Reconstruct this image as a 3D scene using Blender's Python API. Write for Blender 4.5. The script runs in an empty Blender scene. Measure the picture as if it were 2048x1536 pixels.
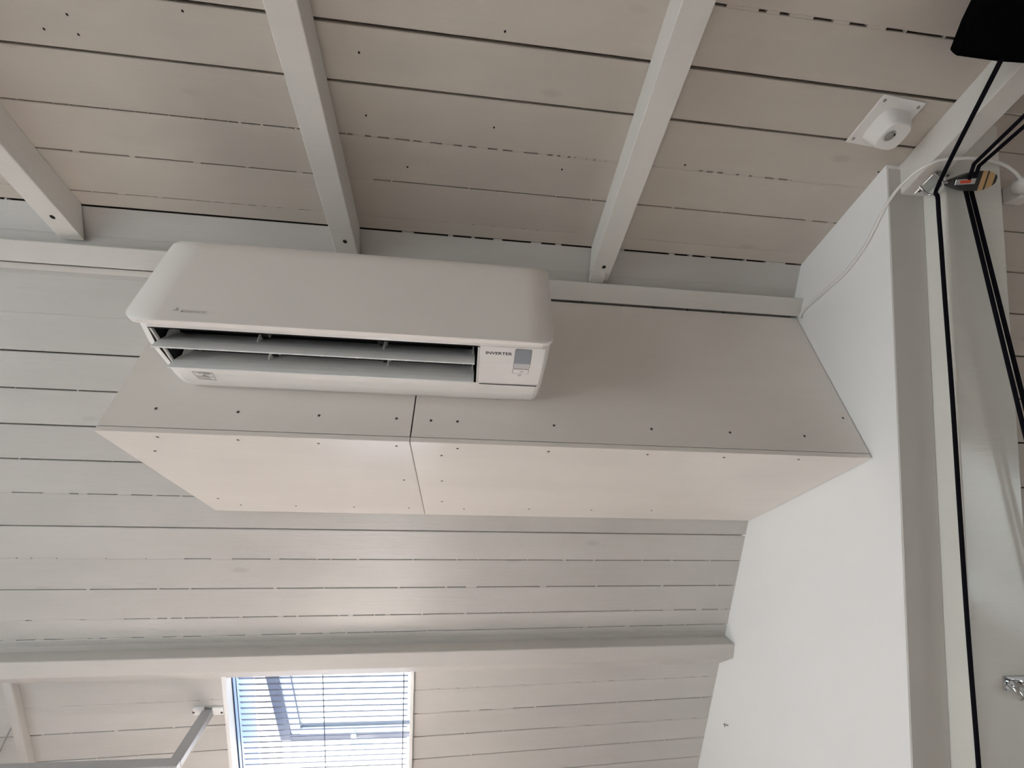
import bpy, bmesh, math, random
from mathutils import Vector, Matrix
R = math.radians
random.seed(7)
S = bpy.context.scene
C = S.collection
ZC = 1.2                                   # camera height above the floor; all numbers below are metres from the camera

# ------------------------------------------------------------------ camera
F_PX, PITCH, YAW, ROLL = 829.69, R(34.339), R(6.716), R(-0.948)
def _m(rows): return Matrix(rows)
_B = _m(((1, 0, 0), (0, 0, -1), (0, 1, 0)))
_Y = _m(((math.cos(YAW), -math.sin(YAW), 0), (math.sin(YAW), math.cos(YAW), 0), (0, 0, 1)))
_P = _m(((1, 0, 0), (0, math.cos(PITCH), math.sin(PITCH)), (0, -math.sin(PITCH), math.cos(PITCH))))
_R = _m(((math.cos(ROLL), -math.sin(ROLL), 0), (math.sin(ROLL), math.cos(ROLL), 0), (0, 0, 1)))
W2C = _R @ _P @ _B @ _Y
cam_d = bpy.data.cameras.new('camera'); cam = bpy.data.objects.new('camera', cam_d); C.objects.link(cam)
cam_d.sensor_fit = 'HORIZONTAL'; cam_d.sensor_width = 36; cam_d.lens = F_PX / 2048 * 36
cam_d.clip_start = 0.01
rt, up, bk = Vector(W2C[0]), -Vector(W2C[1]), -Vector(W2C[2])
cm = Matrix((rt, up, bk)).transposed().to_4x4(); cm.translation = (0, 0, ZC)
cam.matrix_world = cm
S.camera = cam

# ------------------------------------------------------------------ light
S.view_settings.view_transform = 'Standard'; S.view_settings.look = 'None'
S.view_settings.gamma = 1; S.view_settings.use_curve_mapping = False
S.view_settings.exposure = 0.83
WORLD_STRENGTH = 3.0
w = bpy.data.worlds.new('daylight'); S.world = w; w.use_nodes = True
nt = w.node_tree; nt.nodes.clear()
tc = nt.nodes.new('ShaderNodeTexCoord'); sx = nt.nodes.new('ShaderNodeSeparateXYZ')
rp = nt.nodes.new('ShaderNodeValToRGB'); bgn = nt.nodes.new('ShaderNodeBackground'); ow = nt.nodes.new('ShaderNodeOutputWorld')
rp.color_ramp.elements[0].position = 0.25; rp.color_ramp.elements[0].color = (.30, .29, .28, 1)      # ground
rp.color_ramp.elements[1].position = 0.40; rp.color_ramp.elements[1].color = (1, .97, .955, 1)       # bright haze about the horizon
e_ = rp.color_ramp.elements.new(.58); e_.color = (1, .975, .96, 1)
e_ = rp.color_ramp.elements.new(.92); e_.color = (.74, .86, 1, 1)                                    # blue above
nt.links.new(tc.outputs['Generated'], sx.inputs[0]); mrz = nt.nodes.new('ShaderNodeMapRange'); mrz.inputs[1].default_value = -1
nt.links.new(sx.outputs['Z'], mrz.inputs[0]); nt.links.new(mrz.outputs[0], rp.inputs[0])
nt.links.new(rp.outputs[0], bgn.inputs[0]); bgn.inputs[1].default_value = WORLD_STRENGTH
nt.links.new(bgn.outputs[0], ow.inputs[0])
sun = bpy.data.lights.new('sun', 'SUN'); sun.energy = 60.0; sun.angle = R(1.5); sun.color = (1, .955, .945)
sun_o = bpy.data.objects.new('sun', sun); C.objects.link(sun_o)
sun_o.rotation_euler = Vector((.06, .62, .78)).to_track_quat('Z', 'Y').to_euler()
S.cycles.max_bounces = 10; S.cycles.diffuse_bounces = 8; S.cycles.transparent_max_bounces = 16
S.cycles.caustics_reflective = False; S.cycles.caustics_refractive = False
def portal(name, loc, rot, sx_, sy_):
    l = bpy.data.lights.new(name, 'AREA'); l.shape = 'RECTANGLE'; l.size = sx_; l.size_y = sy_
    l.cycles.is_portal = True
    o = bpy.data.objects.new(name, l); C.objects.link(o); o.location = loc; o.rotation_euler = rot
    return o

# ------------------------------------------------------------------ pixel helpers (a pixel gives a direction; the plane gives the distance)
C2W = W2C.transposed()
def ray(x, y): return C2W @ Vector(((x - 1024) / F_PX, (y - 768) / F_PX, 1.0))
def onY(x, y, d): r = ray(x, y); return r * (d / r.y)
def onX(x, y, d): r = ray(x, y); return r * (d / r.x)
def onZ(x, y, d): r = ray(x, y); return r * (d / r.z)
def onP(x, y, p, n): r = ray(x, y); return r * (Vector(p).dot(n) / r.dot(n))

# ------------------------------------------------------------------ key dimensions
CEIL = 1.056                                # ceiling above camera
SY = 0.779                                  # where ceiling meets the roof slope
TH = R(43.5)
SD = Vector((0, math.cos(TH), -math.sin(TH)))    # down the slope
SN = Vector((0, -math.sin(TH), -math.cos(TH)))   # into the room
S0 = Vector((0, SY, CEIL))
def sl(x, s, o=0.0): return Vector((x, 0, 0)) + S0 + SD * s + SN * o
TH2 = math.atan2(.871, .491)
TD = Vector((0, .491, -.871)).normalized(); TN = Vector((0, -.871, -.491)).normalized()
T0 = Vector((0, (.915 - .491 * CEIL) / .871, CEIL))       # steep slope beyond the partition
def st(x, u, o=0.0): return Vector((x, 0, 0)) + T0 + TD * u + TN * o
XW = 1.034                                  # face of the white partition
XL, XR, YB, YK = -3.2, 3.0, -2.2, 2.6       # room extents
PLATE = 0.88                                # front of the boxing
FLOOR = -ZC

# ------------------------------------------------------------------ materials
def newmat(name):
    m = bpy.data.materials.new(name); m.use_nodes = True
    return m, m.node_tree, m.node_tree.nodes['Principled BSDF']
def N(t, typ, **kw):
    n = t.nodes.new(typ)
    for k, v in kw.items():
        if k in n.inputs: n.inputs[k].default_value = v
        else: setattr(n, k, v)
    return n
def plain(name, col, rough=.5, metal=0.0, bump=0.0, bscale=300, spec=.5, var=0.0):
    m, t, b = newmat(name)
    b.inputs['Base Color'].default_value = (*col, 1); b.inputs['Roughness'].default_value = rough
    b.inputs['Metallic'].default_value = metal; b.inputs['Specular IOR Level'].default_value = spec
    co = N(t, 'ShaderNodeTexCoord')
    if bump:
        n = N(t, 'ShaderNodeTexNoise', Scale=bscale, Detail=3.0)
        bp = N(t, 'ShaderNodeBump', Strength=bump, Distance=.002)
        t.links.new(co.outputs['Object'], n.inputs['Vector']); t.links.new(n.outputs[0], bp.inputs['Height'])
        t.links.new(bp.outputs[0], b.inputs['Normal'])
    if var:
        n2 = N(t, 'ShaderNodeTexNoise', Scale=4.0, Detail=4.0)
        mr = N(t, 'ShaderNodeMapRange'); mr.inputs[3].default_value = 1 - var; mr.inputs[4].default_value = 1 + var
        mx = N(t, 'ShaderNodeVectorMath', operation='SCALE'); mx.inputs[0].default_value = col
        t.links.new(co.outputs['Object'], n2.inputs['Vector']); t.links.new(n2.outputs[0], mr.inputs[0])
        t.links.new(mr.outputs[0], mx.inputs['Scale']); t.links.new(mx.outputs[0], b.inputs['Base Color'])
    return m
def painted_wood(name, col, rough=.42, bump=.35, knots=True, blotch=.05, spec=.45):
    """white brushed paint over boards: grain along local X, a few ghosting knots, small tone differences board to board"""
    m, t, b = newmat(name)
    L = t.links.new
    co = N(t, 'ShaderNodeTexCoord'); oi = N(t, 'ShaderNodeObjectInfo')
    off = N(t, 'ShaderNodeVectorMath', operation='SCALE'); off.inputs[0].default_value = (31, 17, 23)
    L(oi.outputs['Random'], off.inputs['Scale'])
    ad = N(t, 'ShaderNodeVectorMath', operation='ADD'); L(co.outputs['Object'], ad.inputs[0]); L(off.outputs[0], ad.inputs[1])
    mp = N(t, 'ShaderNodeMapping'); mp.inputs['Scale'].default_value = (5, 110, 110); L(ad.outputs[0], mp.inputs[0])
    gr = N(t, 'ShaderNodeTexNoise', Scale=1.0, Detail=5.0, Roughness=.6); L(mp.outputs[0], gr.inputs['Vector'])
    mp2 = N(t, 'ShaderNodeMapping'); mp2.inputs['Scale'].default_value = (40, 220, 220); L(ad.outputs[0], mp2.inputs[0])
    pt = N(t, 'ShaderNodeTexNoise', Scale=1.0, Detail=2.0); L(mp2.outputs[0], pt.inputs['Vector'])
    mp3 = N(t, 'ShaderNodeMapping'); mp3.inputs['Scale'].default_value = (2.2, 7, 7); L(ad.outputs[0], mp3.inputs[0])
    bl = N(t, 'ShaderNodeTexNoise', Scale=1.0, Detail=2.0); L(mp3.outputs[0], bl.inputs['Vector'])
    mp4 = N(t, 'ShaderNodeMapping'); mp4.inputs['Scale'].default_value = (3.2, 9, 9); L(ad.outputs[0], mp4.inputs[0])
    vo = N(t, 'ShaderNodeTexVoronoi', Scale=1.0); L(mp4.outputs[0], vo.inputs['Vector'])
    kn = N(t, 'ShaderNodeMapRange'); kn.inputs[1].default_value = .05; kn.inputs[2].default_value = .11
    kn.inputs[3].default_value = .88 if knots else 1.0; kn.inputs[4].default_value = 1.0; L(vo.outputs['Distance'], kn.inputs[0])
    v1 = N(t, 'ShaderNodeMapRange'); v1.inputs[1].default_value = .3; v1.inputs[2].default_value = .7
    v1.inputs[3].default_value = 1 - blotch; v1.inputs[4].default_value = 1 + blotch * .6; L(bl.outputs[0], v1.inputs[0])
    v2 = N(t, 'ShaderNodeMapRange'); v2.inputs[3].default_value = .965; v2.inputs[4].default_value = 1.03; L(oi.outputs['Random'], v2.inputs[0])
    v3 = N(t, 'ShaderNodeMapRange'); v3.inputs[1].default_value = .35; v3.inputs[2].default_value = .75
    v3.inputs[3].default_value = .985; v3.inputs[4].default_value = 1.01; L(gr.outputs[0], v3.inputs[0])
    def mul(a, c):
        q = N(t, 'ShaderNodeMath', operation='MULTIPLY'); L(a, q.inputs[0]); L(c, q.inputs[1]); return q.outputs[0]
    v = mul(mul(kn.outputs[0], v1.outputs[0]), mul(v2.outputs[0], v3.outputs[0]))
    sc = N(t, 'ShaderNodeVectorMath', operation='SCALE'); sc.inputs[0].default_value = col; L(v, sc.inputs['Scale'])
    L(sc.outputs[0], b.inputs['Base Color'])
    h = N(t, 'ShaderNodeMath', operation='ADD'); L(gr.outputs[0], h.inputs[0])
    h2 = N(t, 'ShaderNodeMath', operation='MULTIPLY'); L(pt.outputs[0], h2.inputs[0]); h2.inputs[1].default_value = .6; L(h2.outputs[0], h.inputs[1])
    h3 = N(t, 'ShaderNodeMath', operation='ADD'); L(h.outputs[0], h3.inputs[0]); L(kn.outputs[0], h3.inputs[1])
    bp = N(t, 'ShaderNodeBump', Strength=bump, Distance=.0016); L(h3.outputs[0], bp.inputs['Height']); L(bp.outputs[0], b.inputs['Normal'])
    b.inputs['Roughness'].default_value = rough; b.inputs['Specular IOR Level'].default_value = spec
    return m
M = {}
M['ceil_plank'] = painted_wood('white painted ceiling board', (.575, .525, .475), .5)
M['slope_plank'] = painted_wood('white painted roof board', (.555, .538, .52), .32, .45)
M['beam'] = painted_wood('white painted beam', (.71, .69, .66), .6, .25, knots=False, blotch=.03, spec=.12)
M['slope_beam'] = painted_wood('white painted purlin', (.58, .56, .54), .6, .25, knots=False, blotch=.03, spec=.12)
M['gloss_beam'] = painted_wood('gloss white beam', (.78, .775, .73), .14, .12, knots=False, blotch=.03)
M['dark_gap'] = plain('dark bare wood behind boards', (.035, .02, .016), .9)
M['filler'] = plain('paint bridging a ceiling joint', (.55, .505, .46), .5)
M['filler_slope'] = plain('paint bridging a slope joint', (.55, .53, .51), .5)
M['end_face'] = plain('grey white end face', (.60, .58, .55), .6)  # one even colour, darker than the partition faces
M['panel'] = painted_wood('white painted plywood', (.80, .755, .715), .22, .10, knots=False, blotch=.03)
M['partition'] = plain('matt white wall paint', (.87, .878, .885), .75, bump=.05, bscale=120, var=.012)
M['plaster'] = plain('white plaster', (.82, .81, .79), .8)
M['floor'] = plain('pale wood floor', (.74, .66, .61), .5)
M['wall_paint'] = plain('grey wall paint', (.60, .55, .51), .8)
M['ac'] = plain('white appliance plastic', (.84, .825, .81), .28)
M['ac_face'] = plain('satin white appliance cover', (.86, .825, .80), .42)
M['ac_dark'] = plain('black outlet interior', (.012, .013, .014), .5)
M['vane'] = plain('pale grey translucent plastic', (.78, .79, .79), .33)
M['seam'] = plain('dark seam', (.12, .115, .11), .7)
M['print_dark'] = plain('black print', (.02, .02, .02), .5)
M['print_grey'] = plain('grey print', (.55, .54, .52), .5)
M['print_mid'] = plain('mid grey print', (.30, .29, .28), .5)
M['display'] = plain('grey blue display window', (.30, .32, .36), .12)
M['reflection'] = plain('pale grey sensor window', (.60, .60, .62), .15)  # lower part of the display, its pale reflection put into the colour
M['screw'] = plain('dark steel screw', (.10, .09, .085), .45, .6)
M['hole'] = plain('dark hole', (.012, .009, .008), .9)
M['white_plastic'] = plain('white plastic', (.82, .80, .79), .32)
M['cable'] = plain('white cable sheath', (.80, .785, .76), .45)
M['rope'] = plain('black braided rope', (.006, .0055, .009), .8, bump=.6, bscale=700, spec=.08)
M['fabric'] = plain('black fabric', (.004, .004, .0045), .95, bump=.5, bscale=900, spec=.0)
M['steel'] = plain('galvanised steel', (.62, .63, .63), .28, 1.0)
M['chrome'] = plain('chromed steel', (.72, .73, .74), .12, 1.0)
M['block_black'] = plain('black moulded plastic', (.02, .02, .021), .4)
M['block_tan'] = plain('tan sheave cheek', (.42, .26, .12), .5)
M['block_red'] = plain('red print', (.55, .07, .03), .5)
M['rail'] = plain('grey painted metal rail', (.42, .42, .43), .35, .2)
M['lining'] = plain('lining with sky blue painted in', (.09, .16, .31), .35)  # white lining; the blue light of the sky is put into its colour
M['sash'] = plain('grey sash frame', (.10, .105, .12), .4)
M['sash_white'] = plain('white sash frame', (.80, .82, .84), .3)
M['slat'] = plain('thin grey blue slat', (.10, .12, .17), .5)
M['cord'] = plain('blind cord', (.05, .06, .10), .7)
M['frame_white'] = plain('white window trim', (.83, .83, .83), .35)
gm, gt, gb = newmat('window glass'); gt.nodes.remove(gb)
_o = gt.nodes['Material Output']; _t = N(gt, 'ShaderNodeBsdfTransparent'); _t.inputs[0].default_value = (.90, .955, .97, 1)
_g = N(gt, 'ShaderNodeBsdfGlossy', Roughness=.02); _x = N(gt, 'ShaderNodeMixShader'); _x.inputs[0].default_value = .07
gt.links.new(_t.outputs[0], _x.inputs[1]); gt.links.new(_g.outputs[0], _x.inputs[2]); gt.links.new(_x.outputs[0], _o.inputs[0])
M['glass'] = gm

# ------------------------------------------------------------------ mesh helpers
def V3(p): return Vector((p[0], p[1], p[2]))
class MB:
    def __init__(s): s.v = []; s.f = []; s.sm = []
    def add(s, vs, fs, smooth=False):
        n = len(s.v); s.v += [V3(p) for p in vs]
        for f in fs: s.f.append([i + n for i in f]); s.sm.append(smooth)
        return s
    def hexa(s, p): return s.add(p, [(0, 3, 2, 1), (4, 5, 6, 7), (0, 1, 5, 4), (1, 2, 6, 5), (2, 3, 7, 6), (3, 0, 4, 7)])
    def box(s, a, b):
        x0, y0, z0 = a; x1, y1, z1 = b
        return s.hexa([(x0, y0, z0), (x1, y0, z0), (x1, y1, z0), (x0, y1, z0), (x0, y0, z1), (x1, y0, z1), (x1, y1, z1), (x0, y1, z1)])
    def frame(s, c, ex, ey, ez, hx, hy, hz):
        c = V3(c); q = []
        for k in (-1, 1):
            for i, j in ((-1, -1), (1, -1), (1, 1), (-1, 1)): q.append(c + ex * (i * hx) + ey * (j * hy) + ez * (k * hz))
        return s.hexa(q)
    def prism(s, prof, x0, x1):
        """profile of (y, z) points extruded along X"""
        n = len(prof); vs = [(x0, y, z) for y, z in prof] + [(x1, y, z) for y, z in prof]
        return s.add(vs, [tuple(range(n - 1, -1, -1)), tuple(range(n, 2 * n))] + [(i, (i + 1) % n, n + (i + 1) % n, n + i) for i in range(n)])
    def tube(s, pts, r, seg=10, caps=True):
        pts = [V3(p) for p in pts]; n = len(pts)
        t = (pts[1] - pts[0]).normalized(); a = t.orthogonal().normalized(); base = len(s.v); rings = []
        for i, p in enumerate(pts):
            tt = (pts[min(i + 1, n - 1)] - pts[max(i - 1, 0)]).normalized()
            a = (a - tt * a.dot(tt)).normalized(); b = tt.cross(a)
            rr = r[i] if isinstance(r, (list, tuple)) else r
            rings.append([p + a * (math.cos(2 * math.pi * k / seg) * rr) + b * (math.sin(2 * math.pi * k / seg) * rr) for k in range(seg)])
        vs = [q for g in rings for q in g]
        fs = [(i * seg + k, i * seg + (k + 1) % seg, (i + 1) * seg + (k + 1) % seg, (i + 1) * seg + k) for i in range(n - 1) for k in range(seg)]
        s.add(vs, fs, True)
        if caps: s.add(rings[0], [tuple(range(seg - 1, -1, -1))]); s.add(rings[-1], [tuple(range(seg))])
        return s
    def lathe(s, c, ax, prof, seg=20):
        """(radius, height) pairs turned about axis ax through c"""
        c = V3(c); ax = V3(ax).normalized(); a = ax.orthogonal().normalized(); b = ax.cross(a); n = len(prof)
        vs = [c + ax * h + a * (math.cos(2 * math.pi * k / seg) * r_) + b * (math.sin(2 * math.pi * k / seg) * r_) for r_, h in prof for k in range(seg)]
        fs = [(i * seg + k, i * seg + (k + 1) % seg, (i + 1) * seg + (k + 1) % seg, (i + 1) * seg + k) for i in range(n - 1) for k in range(seg)]
        s.add(vs, fs, True)
        if prof[0][0] > 1e-5: s.add(vs[:seg], [tuple(range(seg - 1, -1, -1))])
        if prof[-1][0] > 1e-5: s.add(vs[-seg:], [tuple(range(seg))])
        return s
    def bevelled(s, w, seg=2, angle=40):
        s._bev = (w, seg, angle); return s
def bez(pts, k=8):
    """smooth curve through the points"""
    P = [V3(p) for p in pts]; out = []
    for i in range(len(P) - 1):
        p0 = P[max(i - 1, 0)]; p1 = P[i]; p2 = P[i + 1]; p3 = P[min(i + 2, len(P) - 1)]
        for j in range(k):
            t = j / k
            out.append(.5 * ((2 * p1) + (p2 - p0) * t + (2 * p0 - 5 * p1 + 4 * p2 - p3) * t * t + (3 * p1 - p0 - 3 * p2 + p3) * t ** 3))
    return out + [P[-1]]
def mesh_of(name, mb, origin):
    me = bpy.data.meshes.new(name); me.from_pydata([tuple(p - origin) for p in mb.v], [], mb.f)
    for p, q in zip(me.polygons, mb.sm): p.use_smooth = q
    bm = bmesh.new(); bm.from_mesh(me)
    bmesh.ops.remove_doubles(bm, verts=bm.verts, dist=1e-6)
    bmesh.ops.recalc_face_normals(bm, faces=bm.faces)
    if getattr(mb, '_bev', None):
        wd, sg, an = mb._bev
        ed = [e for e in bm.edges if len(e.link_faces) == 2 and e.calc_face_angle(0) > R(an)]
        bmesh.ops.bevel(bm, geom=ed, offset=wd, segments=sg, profile=.5, affect='EDGES', clamp_overlap=True)
    bm.to_mesh(me); bm.free()
    return me
WORG = {}                                   # camera-relative origin of every object
def obj(name, mb, mat, parent=None, origin=None):
    if origin is None:
        if parent is not None: origin = WORG[parent.name]
        else:
            lo = Vector((min(p.x for p in mb.v), min(p.y for p in mb.v), min(p.z for p in mb.v)))
            hi = Vector((max(p.x for p in mb.v), max(p.y for p in mb.v), max(p.z for p in mb.v)))
            origin = Vector(((lo.x + hi.x) / 2, (lo.y + hi.y) / 2, lo.z))
    me = mesh_of(name, mb, origin)
    me.materials.append(M[mat])
    o = bpy.data.objects.new(name, me); C.objects.link(o)
    WORG[o.name] = Vector(origin)
    if parent is not None: o.parent = parent; o.location = Vector(origin) - WORG[parent.name]
    else: o.location = Vector(origin) + Vector((0, 0, ZC))
    return o
def tag(o, label=None, cat=None, group=None, kind=None):
    if label: o['label'] = label
    if cat: o['category'] = cat
    if group: o['group'] = group
    if kind: o['kind'] = kind
    return o
def thing(name, label, cat, loc, group=None, kind=None):
    o = bpy.data.objects.new(name, None); C.objects.link(o); o.empty_display_size = .05
    WORG[o.name] = V3(loc); o.location = V3(loc) + Vector((0, 0, ZC))
    return tag(o, label, cat, group, kind)
def place(name, me, parent, origin, basis=None):
    """an object on shared mesh data, basis = 3 column vectors"""
    o = bpy.data.objects.new(name, me); C.objects.link(o); WORG[o.name] = V3(origin)
    o.parent = parent
    mt = (Matrix(basis).transposed().to_4x4() if basis else Matrix.Identity(4)); mt.translation = V3(origin) - WORG[parent.name]
    o.matrix_local = mt
    return o
EX = Vector((1, 0, 0)); EY = Vector((0, 1, 0)); EZ = Vector((0, 0, 1))

# ================================================================== ROOM SHELL
def struct(name, mb, mat, label): return tag(obj(name, mb, mat), label, None, None, 'structure')
struct('floor', MB().box((XL, YB, FLOOR - .05), (XR, YK + .3, FLOOR)), 'floor', 'pale wooden floor below the view')
# ceiling: dark bare backing above separate boards
PT = .018
XJ = 1.1305; CEIL2 = 1.75                   # the boarded ceiling stops over the last joist; the bay beyond is higher
ceil = struct('ceiling', MB().box((XL - .1, YB - .1, CEIL + PT), (XJ, SY + .06, CEIL + PT + .03)), 'dark_gap', 'flat ceiling of white painted boards with dark joints')
def plank_mesh(name, L, W, mat):
    """board: local x length, y width, z=0 visible face, body towards -z; eased edges"""
    c = .0012; y = W / 2
    prof = [(-y, -PT), (-y, -c), (-y + c, 0), (y - c, 0), (y, -c), (y, -PT)]
    mb = MB().prism(prof, -L / 2, L / 2)
    me = mesh_of(name, mb, Vector()); me.materials.append(M[mat]); return me
_pm = {}
def plank(parent, x0, x1, o_center, across, out, W, mat):
    k = (round(x1 - x0, 3), round(W, 4), mat)
    if k not in _pm: _pm[k] = plank_mesh('plank', x1 - x0, W, mat)
    ey = across; ez = out; ex = ey.cross(ez)
    return place('plank', _pm[k], parent, Vector(((x0 + x1) / 2, o_center.y, o_center.z)), (ex, ey, ez))
def filler(parent, p_of_x, x0, x1, across, out, gap, openf, run, seed, zones=None):
    """paint that bridges a joint here and there, so that the dark joint reads as dashes"""
    rnd = random.Random(seed); mb = MB(); x = x0
    while x < x1:
        f = openf
        if zones:
            for a, b, v in zones:
                if a <= x < b: f = v
        if f >= .995: x += .05; continue
        if f <= .005: seg = .12
        else:
            x += run * f * rnd.uniform(.3, 1.7) * 2
            seg = run * (1 - f) * rnd.uniform(.3, 1.7) * 2
        a, b = x, min(x + seg, x1)
        if b > a:
            c = p_of_x((a + b) / 2) - out * .006
            mb.frame(c, EX, across, out, (b - a) / 2, gap / 2 + .0004, .0054)
        x += seg
    if mb.v: tag(obj('paint_bridge', mb, 'filler' if parent == ceil else 'filler_slope', parent), kind='stuff')
# --- ceiling boards
cg = [.203 + .106 * k for k in range(-23, 0)] + [.203, .306, .409, .519, .627, .735]
cgap = {.203: .004, .306: .0056, .409: .0045, .519: .0026, .627: .0028, .735: .0016}
edges = [YB] + [y for y in cg if y > YB + .03] + [SY - .0015]
DOWN = Vector((0, 0, -1))
for a, b in zip(edges[:-1], edges[1:]):
    ga = cgap.get(round(a, 3), .004) / 2 if a != YB else 0
    gb_ = cgap.get(round(b, 3), .004) / 2 if b < SY - .01 else .0012
    y0, y1 = a + ga, b - gb_
    plank(ceil, XL, XJ, Vector((0, (y0 + y1) / 2, CEIL)), Vector((0, -1, 0)), DOWN, y1 - y0, 'ceil_plank')
for y, gp, f, run, z in ((.203, .004, 1, .03, [(.42, .60, .25), (.60, .75, .5), (.75, 1.05, .93)]),
                         (.519, .0026, .35, .02, [(-1.3, -.65, .97), (-.65, -.34, .9), (-.34, .22, .55), (.22, .5, .05), (.5, .8, .45), (.8, 3, .03)]),
                         (.627, .0028, .93, .05, [(-1.3, -.45, .9), (-.45, -.36, .3), (-.36, .34, .97), (.4, .8, .97), (.8, 1.05, .8)]),
                         (.735, .0016, .03, .03, [(-1.2, -.72, .8), (-.72, -.5, .35), (-.06, .2, .12)])):
    filler(ceil, lambda x, y=y: Vector((x, y, CEIL)), -2.6, 1.6, EY, DOWN, gp, f, run, int(y * 1000), z)
nlm = mesh_of('nail', MB().lathe((0, 0, 0), (0, 0, 1), [(.0024, -.001), (.0024, .0003), (.001, .0004)], 8), Vector()); nlm.materials.append(M['hole'])
for x, y in ((134, 29), (157, 69), (88, 58), (1010, 63), (718, 105), (732, 231), (988, 255), (1124, 339), (815, 334), (365, 22), (1757, 344), (1370, 330)):
    place('nail', nlm, ceil, onZ(x, y, CEIL), (EX, -EY, -EZ))
# --- roof slope (back)
slope_len = (YK - SY) / math.cos(TH)
WX0, WX1, WS0, WS1 = -.812, -.170, 1.50, 2.34        # roof window opening
sb = MB()
def slab(mb, x0, x1, s0, s1, o0, o1):
    q = [sl(x0, s0, o0), sl(x1, s0, o0), sl(x1, s1, o0), sl(x0, s1, o0), sl(x0, s0, o1), sl(x1, s0, o1), sl(x1, s1, o1), sl(x0, s1, o1)]
    return mb.hexa(q)
slab(sb, XL, WX0, -.05, slope_len, -PT - .03, -PT); slab(sb, WX1, XW + .02, -.05, slope_len, -PT - .03, -PT)
slab(sb, WX0, WX1, -.05, WS0, -PT - .03, -PT); slab(sb, WX0, WX1, WS1, slope_len, -PT - .03, -PT)
back = struct('wall_back', sb, 'dark_gap', 'sloping roof lining of white painted horizontal boards')
sg = [.0788 + .1112 * k for k in range(0, 22)]; sg[12] = 1.374
sgap = {0: .0015, 1: .0015, 2: .0012, 3: .0042, 4: .0036, 5: .0042, 6: .004, 7: .0026, 8: .0042, 9: .0028, 10: .0034, 11: .003, 12: .003, 13: .003, 14: .0022, 15: .0036, 16: .0036, 17: .0036}
def sdrift(s, x):
    """the lower boards are not laid quite level: they climb a little towards the partition"""
    d = 0 if s < .86 else .045 * max(s - .86, 0) ** 1.35
    return s - d * (x + .35)
se = [.0015] + [s for s in sg if s < slope_len - .02] + [slope_len]
for i, (a, b) in enumerate(zip(se[:-1], se[1:])):
    ga = sgap.get(i - 1, .004) / 2 if i else 0
    gb_ = sgap.get(i, .004) / 2
    s0, s1 = a + ga, b - gb_
    def put(x0, x1, s0=s0, s1=s1):
        if s1 < .95: return plank(back, x0, x1, sl(0, (s0 + s1) / 2), -SD, SN, s1 - s0, 'slope_plank')
        c = .0012; q = []
        for x in (x0, x1):
            for ss, o in ((s0, -PT), (s0, -c), (s0 + c, 0), (s1 - c, 0), (s1, -c), (s1, -PT)): q.append(sl(x, sdrift(ss, x), o))
        mid_ = sl((x0 + x1) / 2, (s0 + s1) / 2); mb = MB().add(q, [tuple(range(6)), tuple(range(11, 5, -1))] + [(k, (k + 1) % 6, 6 + (k + 1) % 6, 6 + k) for k in range(6)])
        me = bpy.data.meshes.new('plank'); ex, ey, ez = (-SD).cross(SN), -SD, SN
        inv = Matrix((ex, ey, ez)); mb.v = [inv @ (v - mid_) for v in mb.v]
        me = mesh_of('plank', mb, Vector()); me.materials.append(M['slope_plank'])
        return place('plank', me, back, mid_, (ex, ey, ez))
    if s1 < WS0 or s0 > WS1: put(XL, XW)
    else:
        put(XL, WX0 - .012); put(WX1 + .012, XW)
        if s0 < WS0: put(WX0 - .0115, WX1 + .0115, s0, WS0 - .014)
for k, f, run, z in ((0, 0, .03, None), (1, 0, .03, None), (2, 0, .03, None), (4, .96, .06, None), (6, .975, .08, None), (7, .55, .05, [(-1.5, -1.15, .55), (-1.15, -.7, .88)]),
                     (9, .93, .06, [(-2, -.95, .04), (-.95, -.7, .6)]), (10, .96, .09, [(-.2, .1, .85)]), (11, .72, .05, [(-1.6, -1.15, .15), (-1.0, -.1, .88), (-.1, .6, .97)]),
                     (12, .85, .05, [(-2.2, -.7, .4), (-.35, .3, .97)]), (13, .5, .03, None), (14, .06, .04, [(.4, 1.03, .25)]), (15, .95, .06, [(-3, -.8, .9), (-.16, .1, .25)]), (16, .97, .07, [(.35, 1.03, .08)]), (17, .97, .08, None)):
    for xa, xb_ in ([(-2.2, XW)] if k < 13 else [(-2.2, WX0 - .012), (WX1 + .012, XW)]):
        filler(back, lambda x, k=k: sl(x, sdrift(sg[k], x)), xa, xb_, SD, SN, sgap[k], f, run, 500 + k, z)
filler(back, lambda x: sl(x, .0), -2.2, XW, SD, SN, .004, .95, .06, 77, [(-1.3, -.3, 1), (-.3, .1, .8), (.1, .35, .9), (.4, .75, .9), (.75, 1.03, .6)])
# knee wall, opposite wall, gables
struct('wall_knee', MB().box((XL, YK, FLOOR), (XW + .05, YK + .08, CEIL - .949 * (YK - SY) + .06)), 'plaster', 'low white knee wall under the roof slope')
struct('wall_front', MB().box((XL, YB - .12, FLOOR), (XR, YB, CEIL + .05)), 'wall_paint', 'plain wall behind the camera')
lw = MB(); ly0, ly1, lz0, lz1 = -2.0, .9, -1.0, .7
lw.box((XL - .12, YB, FLOOR), (XL, ly0, CEIL + .05)); lw.box((XL - .12, ly1, FLOOR), (XL, YK + .1, CEIL + .05))
lw.box((XL - .12, ly0, FLOOR), (XL, ly1, lz0)); lw.box((XL - .12, ly0, lz1), (XL, ly1, CEIL + .05))
struct('wall_left', lw, 'plaster', 'white gable wall with a wide window, left of the view')
fw = MB(); ry0, ry1, rz0, rz1 = -.75, .35, FLOOR + .06, -.24  # low opening added out of view, sized to reflect in the sloping post
fw.box((XR, YB - .12, FLOOR), (XR + .1, ry0, CEIL2)); fw.box((XR, ry1, FLOOR), (XR + .1, YK, CEIL2))
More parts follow.
